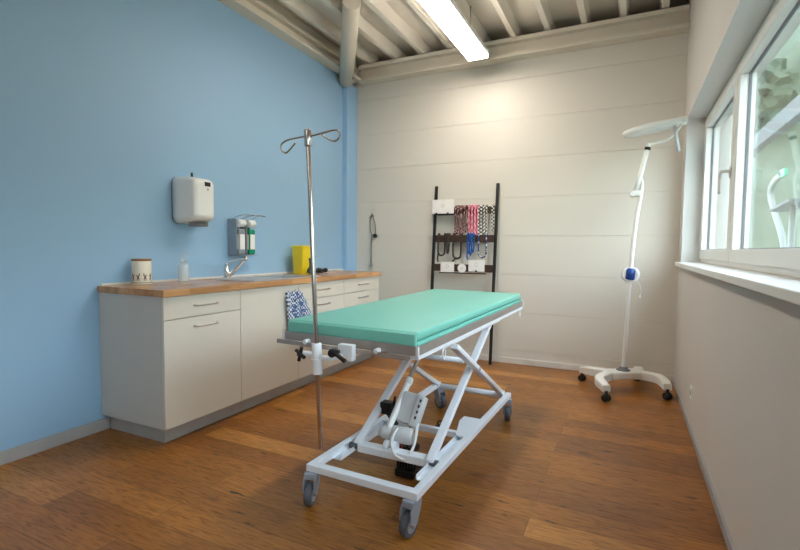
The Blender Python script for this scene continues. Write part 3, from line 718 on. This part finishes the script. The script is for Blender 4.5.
# lower link plate between the front leg feet
MB().box((-1.19, 1.985, .150), (-.80, 2.045, .188), .004).build('link_bar', M['white'], t)
for X in (-1.215, -.785): MB().cyl((X-.024, 2.0, .172), (X+.02, 2.0, .172), .016, 16).build('roller', M['tyre'], t)
for X in (-1.045, -1.00): MB().cyl((X-.012, 2.03, .195), (X+.012, 2.03, .195), .028, 20, .004).build('lug', M['white'], t)
# base frame
bx0, bx1, by0, by1 = BC[0]-.281, BC[0]+.281, BC[1]-.765, BC[1]+.765
bz0, bz1 = .150, .182
fr = MB()
fr.box((bx0, by0, bz0), (bx1, by0+.042, bz1), .003).box((bx0, by0+.040, bz0), (bx0+.036, by1, bz1), .003).box((bx1-.036, by0+.040, bz0), (bx1, by1, bz1), .003)
fr.rot(BY, BC).build('base_frame', M['white'], t)
MB().cyl((bx0+.03, by1-.03, .163), (bx1-.03, by1-.03, .163), .021, 20).rot(BY, BC).build('rear_tube', M['white'], t)
ch = MB()
for sx, X in ((1, bx0+.034), (-1, bx1-.034)):
    a, c = (X, X+sx*.045)
    ch.box((min(a, c), 1.86, .150), (max(a, c), 2.62, .154), .001).box((min(c, c+sx*.003), 1.86, .150), (max(c, c+sx*.003), 2.62, .176), .001)
    ch.prism([(a, 2.35), (c, 2.35), (c+sx*.055, 2.56), (c+sx*.055, 2.64), (a, 2.64)], .176, .181)
ch.rot(BY, BC).build('guide_channel', M['white'], t)
MB().box((bx0+.03, 2.385, .148), (bx1-.03, 2.42, .178), .003).rot(BY, BC).build('cross_bar', M['white'], t)
for X in (-.762, -1.235): MB().box((X-.022, 3.165, .165), (X+.022, 3.225, .19), .003).build('leg_mount', M['white'], t)
# castors
def caster(x, y, ang):
    D = Vector((math.cos(ang), math.sin(ang), 0)); S = Vector((-D.y, D.x, 0)); c = Vector((x, y, .052))+D*.028
    T = Matrix((D, S, Vector((0, 0, 1)))).transposed().to_4x4(); T.translation = (x, y, 0)
    hs = MB()
    for s in (-1, 1):
        hs.prism([(-.028, .148), (.030, .148), (.052, .115), (.056, .072), (.030, .050), (.012, .052), (-.012, .098)], s*.026-.004, s*.026+.004, 'y', .002, T)
    hs.box((-.026, -.028, .118), (.040, .028, .150), .006, T)
    h = hs.build('castor', M['caster'], t)
    MB().cyl(c-S*.017, c+S*.017, .051, 32, .006).build('wheel', M['tyre'], h)
    MB().cyl(c-S*.0185, c+S*.0185, .034, 24, .003).build('hub', M['caster'], h)
    MB().cyl(c-S*.031, c+S*.031, .008, 12).build('axle', M['steel'], h)
    return h
def rp(x, y):
    v = Matrix.Rotation(BY, 2) @ Vector((x-BC[0], y-BC[1])); return v.x+BC[0], v.y+BC[1]
caster(*rp(bx0+.022, by0+.022), math.radians(-75)); caster(*rp(bx1-.030, by0+.022), math.radians(-100))
caster(*rp(bx0+.03, by1-.03), math.radians(-30)); caster(*rp(bx1-.022, by1-.03), math.radians(-70))
# actuator, motor and control box
MB().cyl((-1.052, 2.06, .27), (-1.034, 2.25, .455), .017, 20, .003).cyl((-1.034, 2.245, .45), (-1.032, 2.27, .474), .021, 18, .003).build('lift_cylinder', M['offwhite'], t)
MB().cyl((-1.034, 2.26, .465), (-1.018, 2.455, .655), .0105, 16).build('piston_rod', M['steel'], t)
MB().box((-1.04, 2.42, .64), (-.995, 2.49, .700), .004).build('rod_mount', M['white'], t)
MB().cyl((-1.035, 2.065, .245), (-.93, 2.085, .238), .041, 28, .008).cyl((-1.085, 2.055, .25), (-1.033, 2.065, .247), .034, 24, .006).cyl((-1.10, 2.05, .25), (-1.08, 2.055, .25), .022, 20, .003).build('motor', M['motor'], t)
T = Matrix.Translation((-.972, 2.17, .345)) @ Matrix.Rotation(math.radians(-28), 4, 'X') @ Matrix.Rotation(math.radians(8), 4, 'Y')
cb = MB().box((-.065, -.03, -.078), (.045, .03, .078), .008, T).build('control_box', M['motor'], t)
MB().box((.018, -.042, -.085), (.060, .022, .078), .008, T).build('socket_strip', M['motor'], cb)
for k in range(4): MB().box((.042, -.0445, -.045+k*.029), (.052, -.0405, -.030+k*.029), .001, T).build('socket', M['black'], cb)
MB().tube(catmull([(-.925, 2.13, .29), (-.905, 2.06, .245), (-.905, 2.02, .20), (-.93, 1.99, .165), (-.975, 1.98, .180), (-1.0, 1.99, .225), (-1.0, 2.01, .262), (-.99, 2.04, .29)], 8), .0075, 10).build('cable_loop', M['offwhite'], t)
MB().tube(catmull([(-.962, 2.14, .295), (-.965, 2.10, .22), (-.975, 2.11, .12), (-.99, 2.15, .06)], 8), .005, 8).build('black_cable', M['black'], t)
MB().tube(catmull([(-1.03, 2.03, .19), (-1.00, 2.05, .15), (-.985, 2.07, .17), (-.99, 2.08, .20)], 6), .004, 8).build('red_cable', M['redwire'], t)
MB().box((-1.19, 2.22, .27), (-1.12, 2.28, .335), .006).tube([(-1.12, 2.25, .31), (-1.11, 2.25, .37)], .008, 8).beam((-1.155, 2.25, .275), (-1.155, 2.36, .17), .02, .02).build('limit_switch', M['black'], t)
# pedal unit: black box, cords and bellows hanging beneath
pu = MB().box((-1.04, 2.10, .008), (-.93, 2.24, .05), .01)
for k in range(7):
    a = -1.03+k*.016
    pu.tube(catmull([(a, 2.12+.01*(k % 3), .148), (a+.006, 2.115, .10), (a-.004, 2.13, .05), (a+.002, 2.15, .03)], 4), .006, 6)
pu.box((-1.03, 2.12, .13), (-.94, 2.20, .16), .005)
pu.build('foot_pedal', M['black'], t)
MB().box((-.975, 2.50, .11), (-.915, 2.54, .148), .004).tube(catmull([(-.965, 2.52, .145), (-.965, 2.52, .165), (-.945, 2.52, .172), (-.925, 2.52, .165), (-.925, 2.52, .145)], 4), .004, 6).beam((-.945, 2.52, .13), (-.945, 2.40, .16), .015, .012).build('buckle_box', M['black'], t)

# ------------------------------------------------------------------ IV pole with clamp
def P_(z): f = (z-.25)/1.42; return Vector((-1.232-.071*f, 1.735, z))
t = thing('infusion_pole', 'polished steel infusion pole with two wire hooks clamped to the table', 'infusion pole', tuple(P_(.25)))
MB().cyl(P_(.255), P_(1.655), .0105, 20, .002).build('pole', M['poleM'], t)
MB().cyl(P_(1.62), P_(1.695), .0165, 24, .004).build('top_collar', M['poleM'], t)
y = 1.735; zc = 1.635
MB().tube(catmull([(-1.303, y, 1.668), (-1.36, y, 1.664), (-1.42, y, 1.658), (-1.452, y, 1.642), (-1.452, y, 1.618), (-1.428, y, 1.602), (-1.402, y, 1.616), (-1.370, y, 1.644)], 7), .0042, 10).build('hook', M['poleM'], t)
MB().tube(catmull([(-1.303, y, 1.664), (-1.26, y, 1.668), (-1.21, y, 1.674), (-1.165, y, 1.679), (-1.140, y, 1.672), (-1.134, y, 1.652), (-1.150, y, 1.634), (-1.176, y, 1.634), (-1.205, y, 1.650), (-1.235, y, 1.672)], 7), .0042, 10).build('hook', M['poleM'], t)
MB().cyl(P_(.598), P_(.738), .0225, 24, .002).build('sleeve', M['white'], t)
MB().tube([P_(.667)+Vector((.026*math.cos(2*PI*k/24), .026*math.sin(2*PI*k/24), 0)) for k in range(24)], .004, 8, closed=True).build('sleeve_ring', M['white'], t)
MB().tube([(-1.25, 1.735, .672), (-1.20, 1.74, .674), (-1.12, 1.748, .690)], [.013, .012, .015], 14).build('clamp_arm', M['white'], t)
MB().box((-1.148, 1.742, .692), (-1.072, 1.776, .744), .004).box((-1.095, 1.742, .672), (-1.074, 1.776, .694), .002).build('clamp_block', M['white'], t)
lv = MB().cyl((-1.165, 1.745, .704), (-1.165, 1.715, .704), .019, 18, .004)
lv.tube(catmull([(-1.165, 1.722, .708), (-1.14, 1.716, .706), (-1.115, 1.712, .694), (-1.088, 1.710, .680)], 5), [.014]*6+[.010]*10, 12)
lv.tube([(-1.155, 1.72, .712), (-1.125, 1.72, .716)], [.012, .009], 10).build('clamp_lever', M['black'], t)
kn = MB().cyl((-1.262, 1.730, .690), (-1.315, 1.715, .690), .012, 14, .002); kn.build('knob_stem', M['white'], t)
kx = MB(); c = Vector((-1.325, 1.706, .688)); e1 = Vector((.94, -.34, 0)); ax_ = Vector((-.34, -.94, 0))
for k in range(4):
    a = PI/4+PI/2*k+.45; d = (e1*math.cos(a)+Vector((0, 0, 1))*math.sin(a))*.035
    kx.tube([c, c+d*.6, c+d], [.011, .008, .009], 10)
kx.cyl(c-ax_*.012, c+ax_*.012, .013, 14, .003); kx.build('star_knob', M['black'], t)

# ------------------------------------------------------------------ magnifier lamp on castor stand
W = {'BL': Vector((-.335, 4.457)), 'FL': Vector((-.117, 3.93)), 'FR': Vector((.315, 4.205)), 'BR': Vector((.105, 4.70))}
C0 = Vector((-.005, 4.33))
t = thing('examination_lamp', 'white floor examination lamp on a curved four-castor base', 'lamp', (C0.x, C0.y, 0))
def arc_leg(p, q, mid):
    """curved flat leg of constant height from castor p over mid to castor q"""
    pts = catmull([p, p.lerp(mid, .55)-(mid-(p+q)/2)*.15, mid, q.lerp(mid, .55)-(mid-(p+q)/2)*.55, q], 6)
    pts = [Vector((v[0], v[1])) for v in [Vector((*a[:2], 0)) for a in pts]]
    b = bmesh.new(); rows = []
    n = len(pts)
    for i, v in enumerate(pts):
        tg = (pts[min(i+1, n-1)]-pts[max(i-1, 0)]).normalized(); nn = Vector((-tg.y, tg.x))
        s = abs(i/(n-1)-.5)*2; w = .038-.006*s; zb = .100-.024*s**2.2; zh = .168-.040*s**2.2
        rows.append([b.verts.new((v.x-nn.x*w, v.y-nn.y*w, zb)), b.verts.new((v.x+nn.x*w, v.y+nn.y*w, zb)), b.verts.new((v.x+nn.x*w, v.y+nn.y*w, zh-.008)), b.verts.new((v.x+nn.x*(w-.008), v.y+nn.y*(w-.008), zh)), b.verts.new((v.x-nn.x*(w-.008), v.y-nn.y*(w-.008), zh)), b.verts.new((v.x-nn.x*w, v.y-nn.y*w, zh-.008))])
    for a, c in zip(rows, rows[1:]):
        for k in range(6): b.faces.new((a[k], a[(k+1) % 6], c[(k+1) % 6], c[k]))
    b.faces.new(rows[0]); b.faces.new(rows[-1][::-1]); return b
def v3(p): return Vector((p.x, p.y, 0))
u = (W['FR']-W['FL']).normalized()
bs = MB()
bs._merge(arc_leg(v3(W['BL']), v3(W['FL']), v3(C0-u*.13)))
bs._merge(arc_leg(v3(W['BR']), v3(W['FR']), v3(C0+u*.13)))
a_, c_ = C0-u*.14, C0+u*.14
bs.beam((a_.x, a_.y, .135), (c_.x, c_.y, .135), .13, .068, .012)
bs.build('base', M['lampwhite'], t)
for k, p in W.items():
    an = {'BL': 2.6, 'FL': -.6, 'FR': -1.0, 'BR': 1.2}[k]; D = Vector((math.cos(an), math.sin(an), 0)); S = Vector((-D.y, D.x, 0)); c = Vector((p.x, p.y, .029))
    h = MB().cyl(c-S*.026, c-S*.005, .028, 22, .004).cyl(c+S*.005, c+S*.026, .028, 22, .004).box((p.x-.017, p.y-.017, .03), (p.x+.017, p.y+.017, .062), .006).cyl((p.x, p.y, .055), (p.x, p.y, .085), .012, 12).build('castor', M['black'], t)
MB().lathe((C0.x, C0.y, .168), [(.055, 0), (.055, .006), (.035, .010), (.034, .028), (.018, .032)], 24).build('collar', M['gasket'], t)
yl = C0.y
def LP(x, z, dy=0.): return (x, yl+dy, z)
MB().tube(catmull([LP(-.003, .175), LP(.006, .5), LP(.014, .82), LP(.024, 1.0), LP(.030, 1.15), LP(.044, 1.35), LP(.062, 1.52), LP(.078, 1.64), LP(.082, 1.71), LP(.068, 1.755)], 8), [.0175]*26+[.0165]*30+[.015]*17, 16).build('pole', M['lampwhite'], t)
MB().tube([LP(.018, .93), LP(.019, .935), LP(.026, 1.02), LP(.0265, 1.025)], [.030, .036, .036, .030], 20).build('grip', M['bluep'], t)
cl = MB()
for k in range(4):
    r = .052+.004*k
    cl.tube(catmull([LP(.022+r*math.cos(2*PI*j/14)*1.05, .972+r*1.05*math.sin(2*PI*j/14), -.02+.012*k) for j in range(14)], 3, True), .0035, 6, closed=True)
cl.tube(catmull([LP(.05, .93, -.02), LP(.075, .92, -.02), LP(.098, .88, -.02), LP(.105, .82, -.02), LP(.098, .80, -.02)], 6), .003, 6).cyl(LP(.098, .81, -.02), LP(.098, .775, -.02), .007, 8)
cl.build('coiled_cord', M['offwhite'], t)
MB().cyl((.020, yl-.03, 1.635), (.020, yl+.03, 1.635), .026, 20, .004).box((.018, yl-.028, 1.612), (.075, yl+.028, 1.66), .010).build('elbow', M['lampwhite'], t)
MB().tube([LP(.040, 1.655), LP(.060, 1.75), LP(.110, 1.985)], [.021, .020, .019], 18).build('spring_arm', M['lampwhite'], t)
MB().tube([LP(.109, 1.982), LP(.114, 2.004)], .0225, 18).build('joint_ring', M['black'], t)
MB().tube([LP(.114, 2.004), LP(.118, 2.026), LP(.124, 2.036)], [.022, .022, .014], 18).tube(catmull([LP(.118, 2.026), LP(.17, 2.034), LP(.24, 2.048), LP(.29, 2.082), LP(.325, 2.13), LP(.342, 2.165)], 6), .0095, 10).build('neck', M['lampwhite'], t)
# flat oval head seen from its edge
ax = Vector((.43, 0, .066)).normalized(); T = Matrix.Translation((.145, yl, 2.153)) @ Matrix.Rotation(-math.atan2(.066, .43), 4, 'Y')
hd = MB().lathe((0, 0, 0), [(.90, -.020), (.96, -.018), (.99, -.010), (1.0, .004), (.985, .014), (.93, .020), (.5, .026), (.02, .028)], 40, T=Matrix(), sx=.222, sy=.13)
hd.box((.10, -.055, -.022), (.238, .055, .030), .010)
bmesh.ops.transform(hd.bm, matrix=T, verts=hd.bm.verts)
h = hd.build('lamp_head', M['lampwhite'], t)
lens = MB().lathe((0, 0, 0), [(.02, -.022), (.98, -.022), (1.0, -.0195)], 40, sx=.16, sy=.11)
bmesh.ops.transform(lens.bm, matrix=T @ Matrix.Translation((-.01, 0, 0)), verts=lens.bm.verts); lens.build('diffuser', M['label'], h)
MB().tube([LP(.296, 2.165), LP(.303, 2.10), LP(.304, 2.095), LP(.330, 1.955)], [.010, .010, .0135, .0135], 14).build('grip_handle', M['motor'], t)

# small socket low on the right wall
t = thing('wall_socket', 'small white wall socket low on the right wall', 'socket', (XR, 3.53, .25))
MB().box((XR-.008, 3.49, .215), (XR, 3.57, .295), .003).build('cover', M['offwhite'], t)
MB().cyl((XR-.010, 3.53, .255), (XR-.006, 3.53, .255), .018, 18).build('insert', M['skirt'], t)

# ------------------------------------------------------------------ light
w = bpy.data.worlds.new('World'); sc.world = w; w.use_nodes = True; nt = w.node_tree; bg = nt.nodes['Background']
tcn = nt.nodes.new('ShaderNodeTexCoord'); sp = nt.nodes.new('ShaderNodeSeparateXYZ'); nt.links.new(tcn.outputs['Generated'], sp.inputs[0])
nt.links.new(ramp(nt, sp.outputs[2], [(.0, (.70, .76, .76)), (.25, (.86, .93, 1.0)), (1., (.80, .92, 1.15))]), bg.inputs['Color'])
bg.inputs['Strength'].default_value = 4.9

# ------------------------------------------------------------------ camera
yaw, pitch, roll, f = -0.450726, 0.056315, 0.009700, 470.602
fw = Vector((math.sin(yaw)*math.cos(pitch), math.cos(yaw)*math.cos(pitch), -math.sin(pitch)))
r0 = Vector((math.cos(yaw), -math.sin(yaw), 0)); u0 = r0.cross(fw)
r1 = r0*math.cos(roll)+u0*math.sin(roll); u1 = -r0*math.sin(roll)+u0*math.cos(roll)
cam = bpy.data.cameras.new('Camera'); co = bpy.data.objects.new('Camera', cam); col.objects.link(co)
m4 = Matrix((r1, u1, -fw)).transposed().to_4x4(); m4.translation = (0, 0, 1.17)
co.matrix_world = m4; cam.sensor_width = 36; cam.lens = f/800*36; cam.clip_start = .02
sc.camera = co
for o in list(bpy.data.objects):
    if '_w' in o: del o['_w']
vs = sc.view_settings; vs.view_transform = 'Standard'; vs.look = 'None'; vs.gamma = 1; vs.use_curve_mapping = False; vs.exposure = 1.28
